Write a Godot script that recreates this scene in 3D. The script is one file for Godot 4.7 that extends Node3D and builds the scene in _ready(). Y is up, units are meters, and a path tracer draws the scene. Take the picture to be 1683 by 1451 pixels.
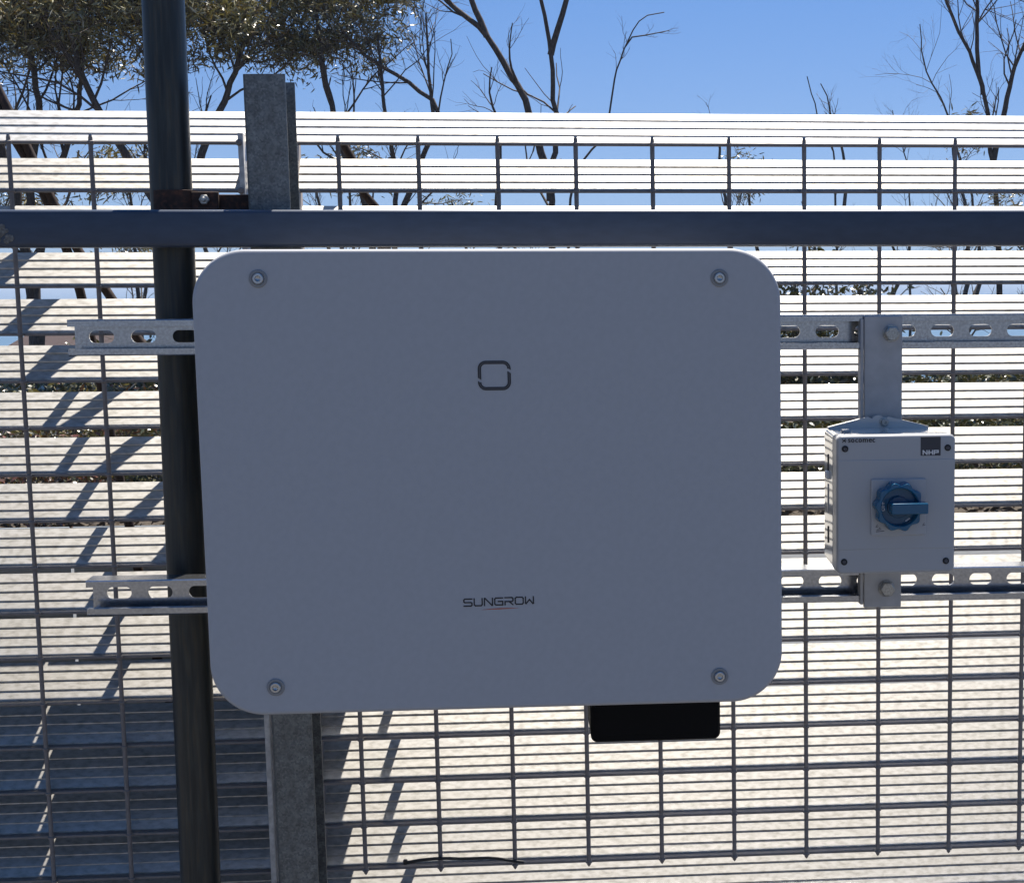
extends Node3D

# The fence stands along x at z = 0; the camera looks towards -z. The whole frame is racked a little (RACK): uprights lean 0.67 degrees.
const RACK := 0.01169
const TOP := 1.7711          # height of the grating's top bar
const SKY := 0.163
const PITCH := 0.06          # spacing of the grating bars and of the louvre slats
var rng := RandomNumberGenerator.new()
var M := {}
var taken := {}
var racked := false

# ---------------------------------------------------------------- helpers
func at(x: float, y: float, z: float) -> Vector3:
	return Vector3(x + RACK * (TOP - y), y, z)

func numbered(called: String) -> String:
	var n: int = taken.get(called, 0)
	taken[called] = n + 1
	return called if n == 0 else "%s_%03d" % [called, n]

func tag(o: Node, label: String, category: String, group := "") -> Node:
	o.set_meta("label", label)
	o.set_meta("category", category)
	if group != "":
		o.set_meta("group", group)
	return o

func thing(called: String, label: String, category: String, where := Vector3.ZERO, group := "") -> Node3D:
	var o := Node3D.new()
	o.name = numbered(called)
	add_child(o, true)
	o.position = where
	tag(o, label, category, group)
	return o

func new_st() -> SurfaceTool:
	var st := SurfaceTool.new()
	st.begin(Mesh.PRIMITIVE_TRIANGLES)
	return st

func done(st: SurfaceTool) -> ArrayMesh:
	st.index()
	st.generate_normals()
	return st.commit()

func put(called: String, mesh: Mesh, mat: Material, parent: Node, where := Vector3.ZERO) -> MeshInstance3D:
	var o := MeshInstance3D.new()
	o.name = called
	o.mesh = mesh
	o.material_override = mat
	o.position = where
	parent.add_child(o, true)
	return o

func structure(called: String, mesh: Mesh, mat: Material) -> MeshInstance3D:
	var o := put(called, mesh, mat, self)
	o.set_meta("kind", "structure")
	return o

func vtx(st: SurfaceTool, v: Vector3) -> void:
	if racked:
		v.x -= RACK * v.y
	st.add_vertex(v)

func tri(st: SurfaceTool, a: Vector3, b: Vector3, c: Vector3) -> void:
	vtx(st, a); vtx(st, c); vtx(st, b)

func quad(st: SurfaceTool, a: Vector3, b: Vector3, c: Vector3, d: Vector3) -> void:
	tri(st, a, b, c); tri(st, a, c, d)

# stitches rings of points (counter-clockwise seen from the end of the stack); every strip has a smooth group of its own
func loft(st: SurfaceTool, rings: Array, cap0 := true, cap1 := true, smooth := true, one_group := false) -> void:
	for k in rings.size() - 1:
		st.set_smooth_group((1 if one_group else k + 1) if smooth else -1)
		var a: PackedVector3Array = rings[k]
		var b: PackedVector3Array = rings[k + 1]
		var n := a.size()
		for i in n:
			var j := (i + 1) % n
			quad(st, a[i], a[j], b[j], b[i])
	st.set_smooth_group(-1)
	if cap0:
		fan(st, rings[0], true)
	if cap1:
		fan(st, rings[-1], false)

func fan(st: SurfaceTool, r: PackedVector3Array, flip: bool) -> void:
	var c := Vector3.ZERO
	for v in r:
		c += v / r.size()
	for i in r.size():
		var j := (i + 1) % r.size()
		if flip:
			tri(st, c, r[j], r[i])
		else:
			tri(st, c, r[i], r[j])

func rrect(w: float, h: float, r: float, n: int) -> PackedVector2Array:
	var out := PackedVector2Array()
	r = maxf(r, 0.00005)
	var cs := [Vector2(w / 2 - r, h / 2 - r), Vector2(-w / 2 + r, h / 2 - r), Vector2(-w / 2 + r, -h / 2 + r), Vector2(w / 2 - r, -h / 2 + r)]
	for k in 4:
		for i in n + 1:
			var a := PI / 2 * (k + float(i) / n)
			out.append(cs[k] + Vector2(cos(a), sin(a)) * r)
	return out

func ring2(o: PackedVector2Array, z: float, t: Transform3D) -> PackedVector3Array:
	var out := PackedVector3Array()
	for p in o:
		out.append(t * Vector3(p.x, p.y, z))
	return out

# rounded slab: w by h in local xy, from z0 to z1, edges bevelled by b in `steps` steps at the z1 end (and one step at z0)
func slab(st: SurfaceTool, w: float, h: float, z0: float, z1: float, r: float, b: float, n := 3, t := Transform3D.IDENTITY, steps := 1, cap0 := true) -> void:
	var rings := []
	if b > 0.0:
		rings.append(ring2(rrect(w - 2 * b, h - 2 * b, r - b, n), z0, t))
		rings.append(ring2(rrect(w, h, r, n), z0 + b, t))
		for k in steps:
			var a := PI / 2 * k / steps
			var s := b * (1 - cos(a))
			rings.append(ring2(rrect(w - 2 * s, h - 2 * s, r - s, n), z1 - b + b * sin(a), t))
		rings.append(ring2(rrect(w - 2 * b, h - 2 * b, r - b, n), z1, t))
	else:
		rings = [ring2(rrect(w, h, r, n), z0, t), ring2(rrect(w, h, r, n), z1, t)]
	loft(st, rings, cap0, true)

# bevelled box by centre and size
func box(st: SurfaceTool, c: Vector3, s: Vector3, b := 0.001, basis := Basis.IDENTITY) -> void:
	slab(st, s.x, s.y, -s.z / 2, s.z / 2, b, b, 1, Transform3D(basis, c))

func circle(r: float, n: int, z: float, c := Vector2.ZERO) -> PackedVector3Array:
	var out := PackedVector3Array()
	for i in n:
		out.append(Vector3(c.x + r * cos(TAU * i / n), c.y + r * sin(TAU * i / n), z))
	return out

func lathe(st: SurfaceTool, prof: Array, n: int, c := Vector2.ZERO, cap0 := true, cap1 := true, t := Transform3D.IDENTITY) -> void:
	var rings := []
	for p in prof:
		var r := circle(p[0], n, p[1], c)
		for i in r.size():
			r[i] = t * r[i]
		rings.append(r)
	loft(st, rings, cap0, cap1)

func tube(st: SurfaceTool, pts: PackedVector3Array, r0: float, r1: float, n := 6) -> void:
	var rings := []
	var x := Vector3.RIGHT
	for i in pts.size():
		var d := (pts[mini(i + 1, pts.size() - 1)] - pts[maxi(i - 1, 0)]).normalized()
		x = (x - d * x.dot(d))
		if x.length() < 0.01:
			x = d.cross(Vector3(0.3, 0.2, 0.9))
		x = x.normalized()
		var y := d.cross(x)
		var r := lerpf(r0, r1, float(i) / (pts.size() - 1))
		var ring := PackedVector3Array()
		for k in n:
			ring.append(pts[i] + (x * cos(TAU * k / n) + y * sin(TAU * k / n)) * r)
		rings.append(ring)
	loft(st, rings, true, true, true, true)

# extrudes a closed 2D outline (z, y) along x
func extrude_x(st: SurfaceTool, outline: PackedVector2Array, x0: float, x1: float) -> void:
	var a := PackedVector3Array()
	var b := PackedVector3Array()
	for p in outline:
		a.append(Vector3(x0, p.y, p.x)); b.append(Vector3(x1, p.y, p.x))
	st.set_smooth_group(-1)
	var n := outline.size()
	for i in n:
		var j := (i + 1) % n
		quad(st, a[i], b[i], b[j], a[j])
	var idx := Geometry2D.triangulate_polygon(outline)
	for k in range(0, idx.size(), 3):
		tri(st, a[idx[k]], a[idx[k + 1]], a[idx[k + 2]])
		tri(st, b[idx[k]], b[idx[k + 2]], b[idx[k + 1]])

# a flat stroke along a 2D polyline, z thick
func stroke(st: SurfaceTool, pts: Array, w: float, z: float, thick := 0.0003) -> void:
	for i in pts.size() - 1:
		var a: Vector2 = pts[i]
		var b: Vector2 = pts[i + 1]
		var d := b - a
		var t := Transform3D(Basis(Vector3.BACK, d.angle()), Vector3((a.x + b.x) / 2, (a.y + b.y) / 2, 0))
		slab(st, d.length() + w, w, z - 0.0006, z + thick + 0.00002 * i, 0.0, 0.0, 1, t)

func poly(list: Array) -> PackedVector3Array:
	var out := PackedVector3Array()
	for p in list:
		out.append(Vector3(p[0], p[1], p[2]))
	return out

# ---------------------------------------------------------------- materials
func noise_tex(freq: float, lo: Color, hi: Color, oct := 4, kind := FastNoiseLite.TYPE_SIMPLEX_SMOOTH, size := 512, sd := 1, stops := []) -> NoiseTexture2D:
	var n := FastNoiseLite.new()
	n.noise_type = kind
	n.frequency = freq
	n.fractal_octaves = oct
	n.seed = sd
	if kind == FastNoiseLite.TYPE_CELLULAR:
		n.cellular_return_type = FastNoiseLite.RETURN_CELL_VALUE
		n.fractal_type = FastNoiseLite.FRACTAL_NONE
	var g := Gradient.new()
	g.set_color(0, lo); g.set_color(1, hi)
	for s in stops:
		g.add_point(s[0], s[1])
	var t := NoiseTexture2D.new()
	t.width = size; t.height = size
	t.seamless = true
	t.noise = n
	t.color_ramp = g
	return t

func lin(r: float, g: float, b: float) -> Color:
	return Color(r, g, b).linear_to_srgb()

func mat(c: Color, rough := 0.6, metal := 0.0, tex: Texture2D = null, scale := Vector3.ONE) -> StandardMaterial3D:
	var m := StandardMaterial3D.new()
	m.albedo_color = c
	m.roughness = rough
	m.metallic = metal
	if tex:
		m.albedo_texture = tex
		m.uv1_triplanar = true
		m.uv1_world_triplanar = true
		m.uv1_scale = scale
	return m

func bump(m: StandardMaterial3D, tex: Texture2D, h: float) -> StandardMaterial3D:
	m.heightmap_enabled = true
	m.heightmap_texture = tex
	m.heightmap_scale = h
	return m

func make_materials() -> void:
	var W := Color.WHITE
	# weathered mill-finish aluminium of the louvre slats: streaks along the slat and blotches of oxide
	M.slat = mat(W, 0.52, 0.85, noise_tex(0.02, lin(0.28, 0.27, 0.25), lin(0.575, 0.565, 0.545), 6, FastNoiseLite.TYPE_SIMPLEX_SMOOTH, 1024, 3, [[0.36, lin(0.44, 0.43, 0.405)], [0.58, lin(0.545, 0.535, 0.515)]]), Vector3(3.0, 9.0, 9.0))
	M.grating = mat(lin(0.25, 0.22, 0.205), 0.65, 0.0, noise_tex(0.03, lin(0.7, 0.7, 0.7), W, 4, FastNoiseLite.TYPE_SIMPLEX_SMOOTH, 512, 5), Vector3(6, 6, 6))
	M.plate = mat(lin(0.7, 0.68, 0.65), 0.55, 0.3, noise_tex(0.02, lin(0.55, 0.55, 0.55), W, 4, FastNoiseLite.TYPE_SIMPLEX_SMOOTH, 512, 6), Vector3(7, 7, 7))
	# galvanised steel with its spangle
	var spangle := noise_tex(0.11, lin(0.55, 0.57, 0.6), W, 1, FastNoiseLite.TYPE_CELLULAR, 512, 8)
	M.post = mat(lin(0.235, 0.25, 0.25), 0.5, 0.55, spangle, Vector3(9, 9, 9))
	M.post.detail_enabled = true
	M.post.detail_blend_mode = BaseMaterial3D.BLEND_MODE_MUL
	M.post.detail_albedo = noise_tex(0.012, lin(0.62, 0.6, 0.58), W, 5, FastNoiseLite.TYPE_SIMPLEX_SMOOTH, 512, 9)
	M.strut = mat(lin(0.50, 0.52, 0.55), 0.2, 0.95, noise_tex(0.05, lin(0.6, 0.6, 0.62), W, 3, FastNoiseLite.TYPE_SIMPLEX_SMOOTH, 512, 10), Vector3(9, 9, 9))
	M.beam = mat(lin(0.045, 0.063, 0.10), 0.36, 0.15, noise_tex(0.02, lin(0.75, 0.75, 0.75), W, 4, FastNoiseLite.TYPE_SIMPLEX_SMOOTH, 512, 11), Vector3(3, 8, 8))
	M.pole = mat(W, 0.4, 0.2, noise_tex(0.02, lin(0.008, 0.010, 0.011), lin(0.05, 0.06, 0.056), 5, FastNoiseLite.TYPE_SIMPLEX_SMOOTH, 512, 12, [[0.4, lin(0.017, 0.021, 0.022)], [0.56, lin(0.024, 0.030, 0.030)], [0.66, lin(0.036, 0.031, 0.023)]]), Vector3(14, 0.9, 14))
	M.weld = mat(lin(0.28, 0.27, 0.25), 0.8, 0.1, noise_tex(0.05, lin(0.25, 0.25, 0.25), W, 5, FastNoiseLite.TYPE_SIMPLEX_SMOOTH, 256, 13), Vector3(20, 20, 20))
	M.rust = mat(W, 0.85, 0.1, noise_tex(0.025, lin(0.022, 0.014, 0.011), lin(0.15, 0.055, 0.028), 5, FastNoiseLite.TYPE_SIMPLEX_SMOOTH, 512, 14, [[0.55, lin(0.05, 0.025, 0.018)]]), Vector3(9, 9, 9))
	# powder coat of the inverter, with a very fine orange peel
	M.cover = mat(lin(0.40, 0.41, 0.432), 0.5, 0.0, noise_tex(0.012, lin(0.93, 0.93, 0.93), W, 6, FastNoiseLite.TYPE_SIMPLEX_SMOOTH, 1024, 30))
	bump(M.cover, noise_tex(0.2, Color.BLACK, W, 2, FastNoiseLite.TYPE_SIMPLEX_SMOOTH, 512, 15), 0.004)
	M.cover.uv1_triplanar = true
	M.cover.uv1_world_triplanar = true
	M.cover.uv1_scale = Vector3(8, 8, 8)
	M.cover_body = mat(lin(0.3, 0.3, 0.31), 0.6)
	M.black = mat(lin(0.002, 0.002, 0.0025), 0.6)
	M.black.metallic_specular = 0.25
	M.ink = mat(lin(0.012, 0.012, 0.016), 0.5)
	M.ink_grey = mat(lin(0.06, 0.06, 0.07), 0.4)
	M.orange = mat(lin(0.45, 0.09, 0.03), 0.5)
	M.screw = mat(lin(0.46, 0.47, 0.48), 0.28, 0.85)
	M.bolt = mat(lin(0.5, 0.5, 0.48), 0.35, 0.85, noise_tex(0.04, lin(0.5, 0.5, 0.5), W, 4, FastNoiseLite.TYPE_SIMPLEX_SMOOTH, 256, 16), Vector3(40, 40, 40))
	M.seal = mat(lin(0.23, 0.235, 0.24), 0.45)
	M.dark = mat(lin(0.01, 0.01, 0.012), 0.7)
	M.enclosure = mat(lin(0.5, 0.51, 0.5), 0.1)
	M.enclosure.metallic_specular = 0.65
	M.lid = mat(lin(0.37, 0.382, 0.40), 0.3)
	M.strap = mat(lin(0.43, 0.43, 0.435), 0.5, 0.2, noise_tex(0.02, lin(0.82, 0.82, 0.82), W, 4, FastNoiseLite.TYPE_SIMPLEX_SMOOTH, 256, 17), Vector3(8, 8, 8))
	M.knob = mat(lin(0.008, 0.095, 0.19), 0.2)
	M.knob_dark = mat(lin(0.005, 0.055, 0.12), 0.3)
	M.badge = mat(lin(0.03, 0.033, 0.045), 0.4)
	M.print = mat(lin(0.7, 0.7, 0.7), 0.5)
	M.tie = mat(lin(0.008, 0.008, 0.008), 0.4)
	M.sheet = mat(lin(0.32, 0.36, 0.4), 0.35, 0.0, noise_tex(0.01, lin(0.75, 0.75, 0.75), W, 4, FastNoiseLite.TYPE_SIMPLEX_SMOOTH, 256, 18), Vector3(2, 2, 2))
	M.sapling = mat(W, 0.8, 0.0, noise_tex(0.03, lin(0.018, 0.012, 0.01), lin(0.085, 0.05, 0.038), 5, FastNoiseLite.TYPE_SIMPLEX_SMOOTH, 256, 19), Vector3(30, 6, 30))
	M.bark = mat(W, 0.85, 0.0, noise_tex(0.03, lin(0.035, 0.028, 0.024), lin(0.18, 0.14, 0.115), 5, FastNoiseLite.TYPE_SIMPLEX_SMOOTH, 512, 20), Vector3(4, 1, 4))
	M.bark_grey = mat(W, 0.85, 0.0, noise_tex(0.03, lin(0.06, 0.055, 0.05), lin(0.2, 0.18, 0.16), 5, FastNoiseLite.TYPE_SIMPLEX_SMOOTH, 512, 21), Vector3(4, 1, 4))
	M.leaf = mat(W, 0.3)
	M.leaf.metallic_specular = 0.55
	M.leaf.vertex_color_use_as_albedo = true
	M.leaf.backlight_enabled = true
	M.leaf.backlight = lin(0.24, 0.22, 0.07)
	M.path = mat(W, 0.75, 0.0, noise_tex(0.02, lin(0.07, 0.075, 0.08), lin(0.12, 0.125, 0.13), 6, FastNoiseLite.TYPE_SIMPLEX_SMOOTH, 1024, 22), Vector3(0.7, 0.7, 0.7))
	M.soil = mat(W, 0.95, 0.0, noise_tex(0.05, lin(0.018, 0.014, 0.01), lin(0.11, 0.085, 0.06), 6, FastNoiseLite.TYPE_SIMPLEX_SMOOTH, 1024, 23), Vector3(0.5, 0.5, 0.5))
	M.yard = mat(W, 0.9, 0.0, noise_tex(0.05, lin(0.075, 0.073, 0.07), lin(0.13, 0.125, 0.12), 6, FastNoiseLite.TYPE_SIMPLEX_SMOOTH, 1024, 24), Vector3(0.6, 0.6, 0.6))
	M.sea = mat(lin(0.02, 0.085, 0.14), 0.3)
	M.roof = mat(W, 0.8, 0.0, noise_tex(0.05, lin(0.028, 0.012, 0.010), lin(0.055, 0.022, 0.018), 5, FastNoiseLite.TYPE_SIMPLEX_SMOOTH, 256, 25), Vector3(0.4, 0.4, 0.4))
	M.render = mat(lin(0.45, 0.4, 0.34), 0.9)
	M.glass = mat(lin(0.02, 0.025, 0.03), 0.08)
	M.litter = mat(W, 0.8)
	M.litter.vertex_color_use_as_albedo = true

# ---------------------------------------------------------------- the fence
func slat_mesh(x0: float, x1: float) -> ArrayMesh:
	# four treads that rise away from the camera, each ending in a small riser that faces it; 2 mm thick, with a nose at the bottom
	var front := PackedVector2Array()
	var z := -0.0115
	var y := 0.0032
	var riser := 0.0016
	var dy := (0.0438 - 0.0032 - 3 * riser) / 4.0
	var dz := 0.0345 / 4.0
	front.append(Vector2(z, y - 0.003))
	front.append(Vector2(z, y))
	for k in 4:
		z -= dz; y += dy
		front.append(Vector2(z, y))
		if k < 3:
			y += riser
			front.append(Vector2(z + 0.0002, y))
	var outline := front.duplicate()
	outline.append(Vector2(z - 0.0025, y - 0.0008))
	outline.append(Vector2(z - 0.002, y - 0.003))
	outline.append(Vector2(-0.0150, 0.0002))
	var st := new_st()
	extrude_x(st, outline, x0, x1)
	return done(st)

func build_louvre() -> void:
	var t := thing("louvre_screen", "screen of pale ribbed aluminium slats behind the steel grating", "louvre screen", Vector3(0, TOP - 24 * PITCH, 0))
	var m := slat_mesh(-1.1, 1.6)
	for j in 25:
		var s := put("slat", m, M.slat, t, Vector3(0, (24 - j) * PITCH + rng.randf_range(-0.0004, 0.0004), 0))
		s.rotation.z = rng.randf_range(-0.0006, 0.0006)
	for x in [-1.0, 1.5]:
		var st := new_st()
		box(st, Vector3(x, 0.72, -0.05), Vector3(0.03, 1.6, 0.012), 0.001)
		put("backing_strip", done(st), M.plate, t)

func build_grating(called_label: String, bars: Array, rods: Array, plate_x: float) -> void:
	var t := thing("grating_panel", called_label, "steel grating", at((bars[0] + bars[1]) / 2, TOP - 16 * PITCH, 0))
	var o := t.position
	var st := new_st()
	var n := 12
	var L: float = bars[1] - bars[0]
	# bars as shallow lengths with a slightly rolled face
	slab(st, L, 0.0034, -0.0113, 0.0, 0.0006, 0.0006, 1)
	var bm := done(st)
	for j in 17:
		var y := TOP - j * PITCH
		put("bar", bm, M.grating, t, at((bars[0] + bars[1]) / 2, y, 0) - o)
	st = new_st()
	var prof := [[0.0008, -0.0065], [0.0026, -0.004], [0.003, 0.0]]
	for j in 16:
		prof.append([0.003, j * PITCH + 0.004])
		prof.append([0.0029, (j + 0.5) * PITCH])
		prof.append([0.003, (j + 1) * PITCH - 0.004])
	prof.append_array([[0.003, 16 * PITCH], [0.0026, 16 * PITCH + 0.006], [0.0019, 16 * PITCH + 0.009]])
	lathe(st, prof, 10, Vector2.ZERO, true, true, Transform3D(Basis(Vector3.RIGHT, -PI / 2), Vector3.ZERO))
	# small weld beads where rod and bar meet
	for j in 17:
		lathe(st, [[0.003, -0.002], [0.0046, -0.0012], [0.0046, 0.0012], [0.003, 0.002]], 8, Vector2.ZERO, false, false, Transform3D(Basis(Vector3.RIGHT, -PI / 2), Vector3(0, j * PITCH, 0)))
	var rm := done(st)
	for x in rods:
		var r := put("rod", rm, M.grating, t, at(x, TOP - 16 * PITCH, 0.0015) - o)
		r.rotation.z = RACK + rng.randf_range(-0.0012, 0.0012)
	st = new_st()
	slab(st, 0.007, 0.985, -0.05, 0.004, 0.0008, 0.0008, 1, Transform3D(Basis(Vector3.BACK, RACK), at(plate_x, TOP - 0.48, 0) - o))
	put("end_plate", done(st), M.plate if plate_x < -0.1 else M.grating, t)
	if plate_x < -0.1:
		for y in [TOP, TOP - 0.06]:
			st = new_st()
			lathe(st, [[0.001, -0.002], [0.004, 0.0], [0.0045, 0.004], [0.003, 0.007]], 10, Vector2.ZERO, true, true, Transform3D(Basis(), at(plate_x - 0.002, y, 0.0) - o))
			put("weld_bead", done(st), M.grating, t)

func build_frame() -> void:
	# round pole
	var t := thing("round_pole", "dark weathered round steel pole passing behind the rails", "pole", Vector3(-0.1802 + RACK * (TOP - 0.0), 0, 0.195))
	var st := new_st()
	lathe(st, [[0.0232, 0.0], [0.0232, 1.2], [0.0232, 2.6]], 40, Vector2.ZERO, true, true, Transform3D(Basis(Vector3.RIGHT, -PI / 2), Vector3.ZERO))
	var p := put("tube", done(st), M.pole, t)
	p.rotation.z = RACK - 0.0078
	st = new_st()
	box(st, Vector3(0, 0.005, 0), Vector3(0.12, 0.01, 0.12), 0.001)
	put("base_plate", done(st), M.pole, t)
	# square post
	t = thing("channel_post", "mottled galvanised steel channel post with a square cut top, right of the pole", "post", at(-0.0535, 0, 0.1875))
	st = new_st()
	var hx := 0.0231
	var hz := 0.0375
	var w := 0.003
	# outline as (z, -x)
	var sec := PackedVector2Array([Vector2(hz - 0.0015, -hx), Vector2(hz, -hx + 0.0015), Vector2(hz, hx - 0.0025), Vector2(hz - 0.0025, hx), Vector2(-hz + 0.0025, hx), Vector2(-hz, hx - 0.0025), Vector2(-hz, -hx), Vector2(-hz + w, -hx), Vector2(-hz + w, hx - w), Vector2(hz - w, hx - w), Vector2(hz - w, -hx)])
	extrude_x(st, sec, 0.0, 1.8265)
	var section := put("channel_section", done(st), M.post, t)
	section.rotation.z = PI / 2 + RACK
	st = new_st()
	box(st, Vector3(0, 0.005, 0), Vector3(0.12, 0.01, 0.14), 0.001)
	put("base_plate", done(st), M.post, t)
	# rail in front of both
	t = thing("steel_rail", "blue-grey box section steel rail running across above the inverter", "steel rail", Vector3(0.25, 1.635, 0.245))
	st = new_st()
	var rails := []
	for x in [-1.45, 1.45]:
		rails.append(ring2(rrect(0.04, 0.0408, 0.005, 5), x, Transform3D(Basis(Vector3.BACK, Vector3.UP, Vector3.LEFT), Vector3(0, 0.0203, 0))))
	rails.reverse()
	for r in rails:
		pass
	loft(st, [rails[0], rails[1]], true, true, true)
	put("box_section", done(st), M.beam, t)
	st = new_st()
	for k in 26:
		var c := Vector3(-0.588 + rng.randf_range(-0.025, 0.024), 0.007 + rng.randf_range(0.0, 0.02), 0.0203)
		c.x -= (c.y - 0.007) * 0.8
		var rr := rng.randf_range(0.0025, 0.006)
		lathe(st, [[rr, -0.002], [rr * 0.8, 0.0004], [rr * 0.3, 0.0009]], 7, Vector2.ZERO, false, true, Transform3D(Basis(), c))
	var weld := put("weld_scar", done(st), M.weld, t)
	weld.set_meta("kind", "stuff")
	# rusty clamp round the pole with an arm to the post
	t = thing("pole_clamp", "rusty strap clamp joining the round pole to the channel post", "pole clamp", Vector3(-0.162, 1.676, 0.195))
	st = new_st()
	lathe(st, [[0.0233, 0.0], [0.0262, 0.0005], [0.0262, 0.0235], [0.0233, 0.024]], 36, Vector2.ZERO, false, false, Transform3D(Basis(Vector3.RIGHT, -PI / 2), Vector3.ZERO))
	put("band", done(st), M.rust, t)
	st = new_st()
	slab(st, 0.030, 0.021, 0.010, 0.017, 0.001, 0.0008, 2, Transform3D(Basis(), Vector3(0.036, 0.0115, 0.0)))
	slab(st, 0.062, 0.017, 0.002, 0.009, 0.001, 0.0008, 2, Transform3D(Basis(), Vector3(0.056, 0.0108, 0.0)))
	put("arm", done(st), M.rust, t)
	st = new_st()
	lathe(st, [[0.006, 0.017], [0.006, 0.021], [0.005, 0.022]], 6, Vector2(0.036, 0.013))
	lathe(st, [[0.003, 0.022], [0.003, 0.026], [0.002, 0.027]], 10, Vector2(0.036, 0.013))
	put("bolt", done(st), M.bolt, t)

func strut_mesh(cells: int, first: float) -> Array:
	# channel open to the camera: web with slots at the back, flanges with lips turned in
	var x0 := 0.0
	var cell := 0.0454
	var L := cells * cell
	var th := 0.0022
	var H := 0.0395
	var st := new_st()
	var D := 0.0288
	var up := PackedVector2Array([Vector2(0, H / 2 - th), Vector2(0, H / 2), Vector2(D - 0.0013, H / 2), Vector2(D, H / 2 - 0.0012), Vector2(D, H / 2 - 0.0075), Vector2(D - 0.0078, H / 2 - 0.0075), Vector2(D - 0.0078, H / 2 - 0.0058), Vector2(D - 0.0023, H / 2 - 0.0058), Vector2(D - 0.0023, H / 2 - th)])
	extrude_x(st, up, x0, L)
	var dn := PackedVector2Array()
	for v in up:
		dn.append(Vector2(v.x, -v.y))
	dn.reverse()
	extrude_x(st, dn, x0, L)
	var flange := done(st)
	st = new_st()
	st.set_smooth_group(-1)
	var n := 8
	var sl := 0.0272
	var sh := 0.0138
	var Hw := H / 2 - th
	for c in cells:
		var cx := first + c * cell
		var a := cx - cell / 2
		var b := cx + cell / 2
		if c == 0:
			a = x0
		if c == cells - 1:
			b = L
		for s in [1.0, -1.0]:
			var arc := PackedVector2Array()
			for i in n + 1:
				var g := PI / 2 * i / n
				arc.append(Vector2(cx + (sl - sh) / 2 + sh / 2 * cos(g), s * sh / 2 * sin(g)))
			for i in n + 1:
				var g := PI / 2 + PI / 2 * i / n
				arc.append(Vector2(cx - (sl - sh) / 2 + sh / 2 * cos(g), s * sh / 2 * sin(g)))
			var outer := PackedVector2Array([Vector2(b, 0), Vector2(b, s * Hw), Vector2(a, s * Hw), Vector2(a, 0)])
			var pg := outer.duplicate()
			var rev := arc.duplicate()
			rev.reverse()
			pg.append_array(rev)
			var idx := Geometry2D.triangulate_polygon(pg)
			for k in range(0, idx.size(), 3):
				var q0: Vector2 = pg[idx[k]]
				var q1: Vector2 = pg[idx[k + 1]]
				var q2: Vector2 = pg[idx[k + 2]]
				if (q1 - q0).cross(q2 - q0) < 0:
					var sw := q1
					q1 = q2
					q2 = sw
				tri(st, Vector3(q0.x, q0.y, th), Vector3(q1.x, q1.y, th), Vector3(q2.x, q2.y, th))
				tri(st, Vector3(q0.x, q0.y, 0), Vector3(q2.x, q2.y, 0), Vector3(q1.x, q1.y, 0))
			for i in arc.size() - 1:
				quad(st, Vector3(arc[i].x, arc[i].y, 0), Vector3(arc[i + 1].x, arc[i + 1].y, 0), Vector3(arc[i + 1].x, arc[i + 1].y, th), Vector3(arc[i].x, arc[i].y, th))
	for x in [x0, L]:
		quad(st, Vector3(x, -Hw, 0), Vector3(x, Hw, 0), Vector3(x, Hw, th), Vector3(x, -Hw, th))
	return [flange, done(st)]

func build_struts() -> void:
	var ms := strut_mesh(37, 0.0288)
	var names := ["upper slotted steel channel crossing behind the inverter", "lower slotted steel channel crossing behind the inverter"]
	for k in 2:
		var y: float = [1.5369, 1.2478][k]
		var x: float = [-0.2685 + RACK * (TOP - y), -0.2650 + RACK * (TOP - y)][k]
		var t := thing("strut_channel", names[k], "strut channel", Vector3(x, y, 0.2412))
		t.rotation.z = [0.0007, -0.0048][k]
		put("flange", ms[0], M.strut, t)
		put("slotted_web", ms[1], M.strut, t)

# ---------------------------------------------------------------- inverter
func glyphs() -> Dictionary:
	var V := func(list): 
		var o := []
		for p in list:
			o.append(Vector2(p[0], p[1]))
		return o
	return {
		"S": [V.call([[1, 1], [0.12, 1], [0, 0.88], [0, 0.62], [0.12, 0.5], [0.88, 0.5], [1, 0.38], [1, 0.12], [0.88, 0], [0, 0]])],
		"U": [V.call([[0, 1], [0, 0.16], [0.14, 0], [0.86, 0], [1, 0.16], [1, 1]])],
		"N": [V.call([[0, 0], [0, 1], [0.08, 1], [0.92, 0], [1, 0], [1, 1]])],
		"G": [V.call([[1, 1], [0.14, 1], [0, 0.84], [0, 0.16], [0.14, 0], [1, 0], [1, 0.5], [0.45, 0.5]])],
		"R": [V.call([[0, 0], [0, 0.44]]), V.call([[0, 1], [0.88, 1], [1, 0.86], [1, 0.58], [0.88, 0.44], [0.1, 0.44]]), V.call([[0.5, 0.44], [0.98, 0]])],
		"O": [V.call([[0.14, 0], [0.86, 0], [1, 0.16], [1, 0.84], [0.86, 1], [0.14, 1], [0, 0.84], [0, 0.16], [0.14, 0]])],
		"W": [V.call([[0, 1], [0, 0.08], [0.08, 0.04], [0.5, 0.62], [0.92, 0.04], [1, 0.08], [1, 1]])],
	}

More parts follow.
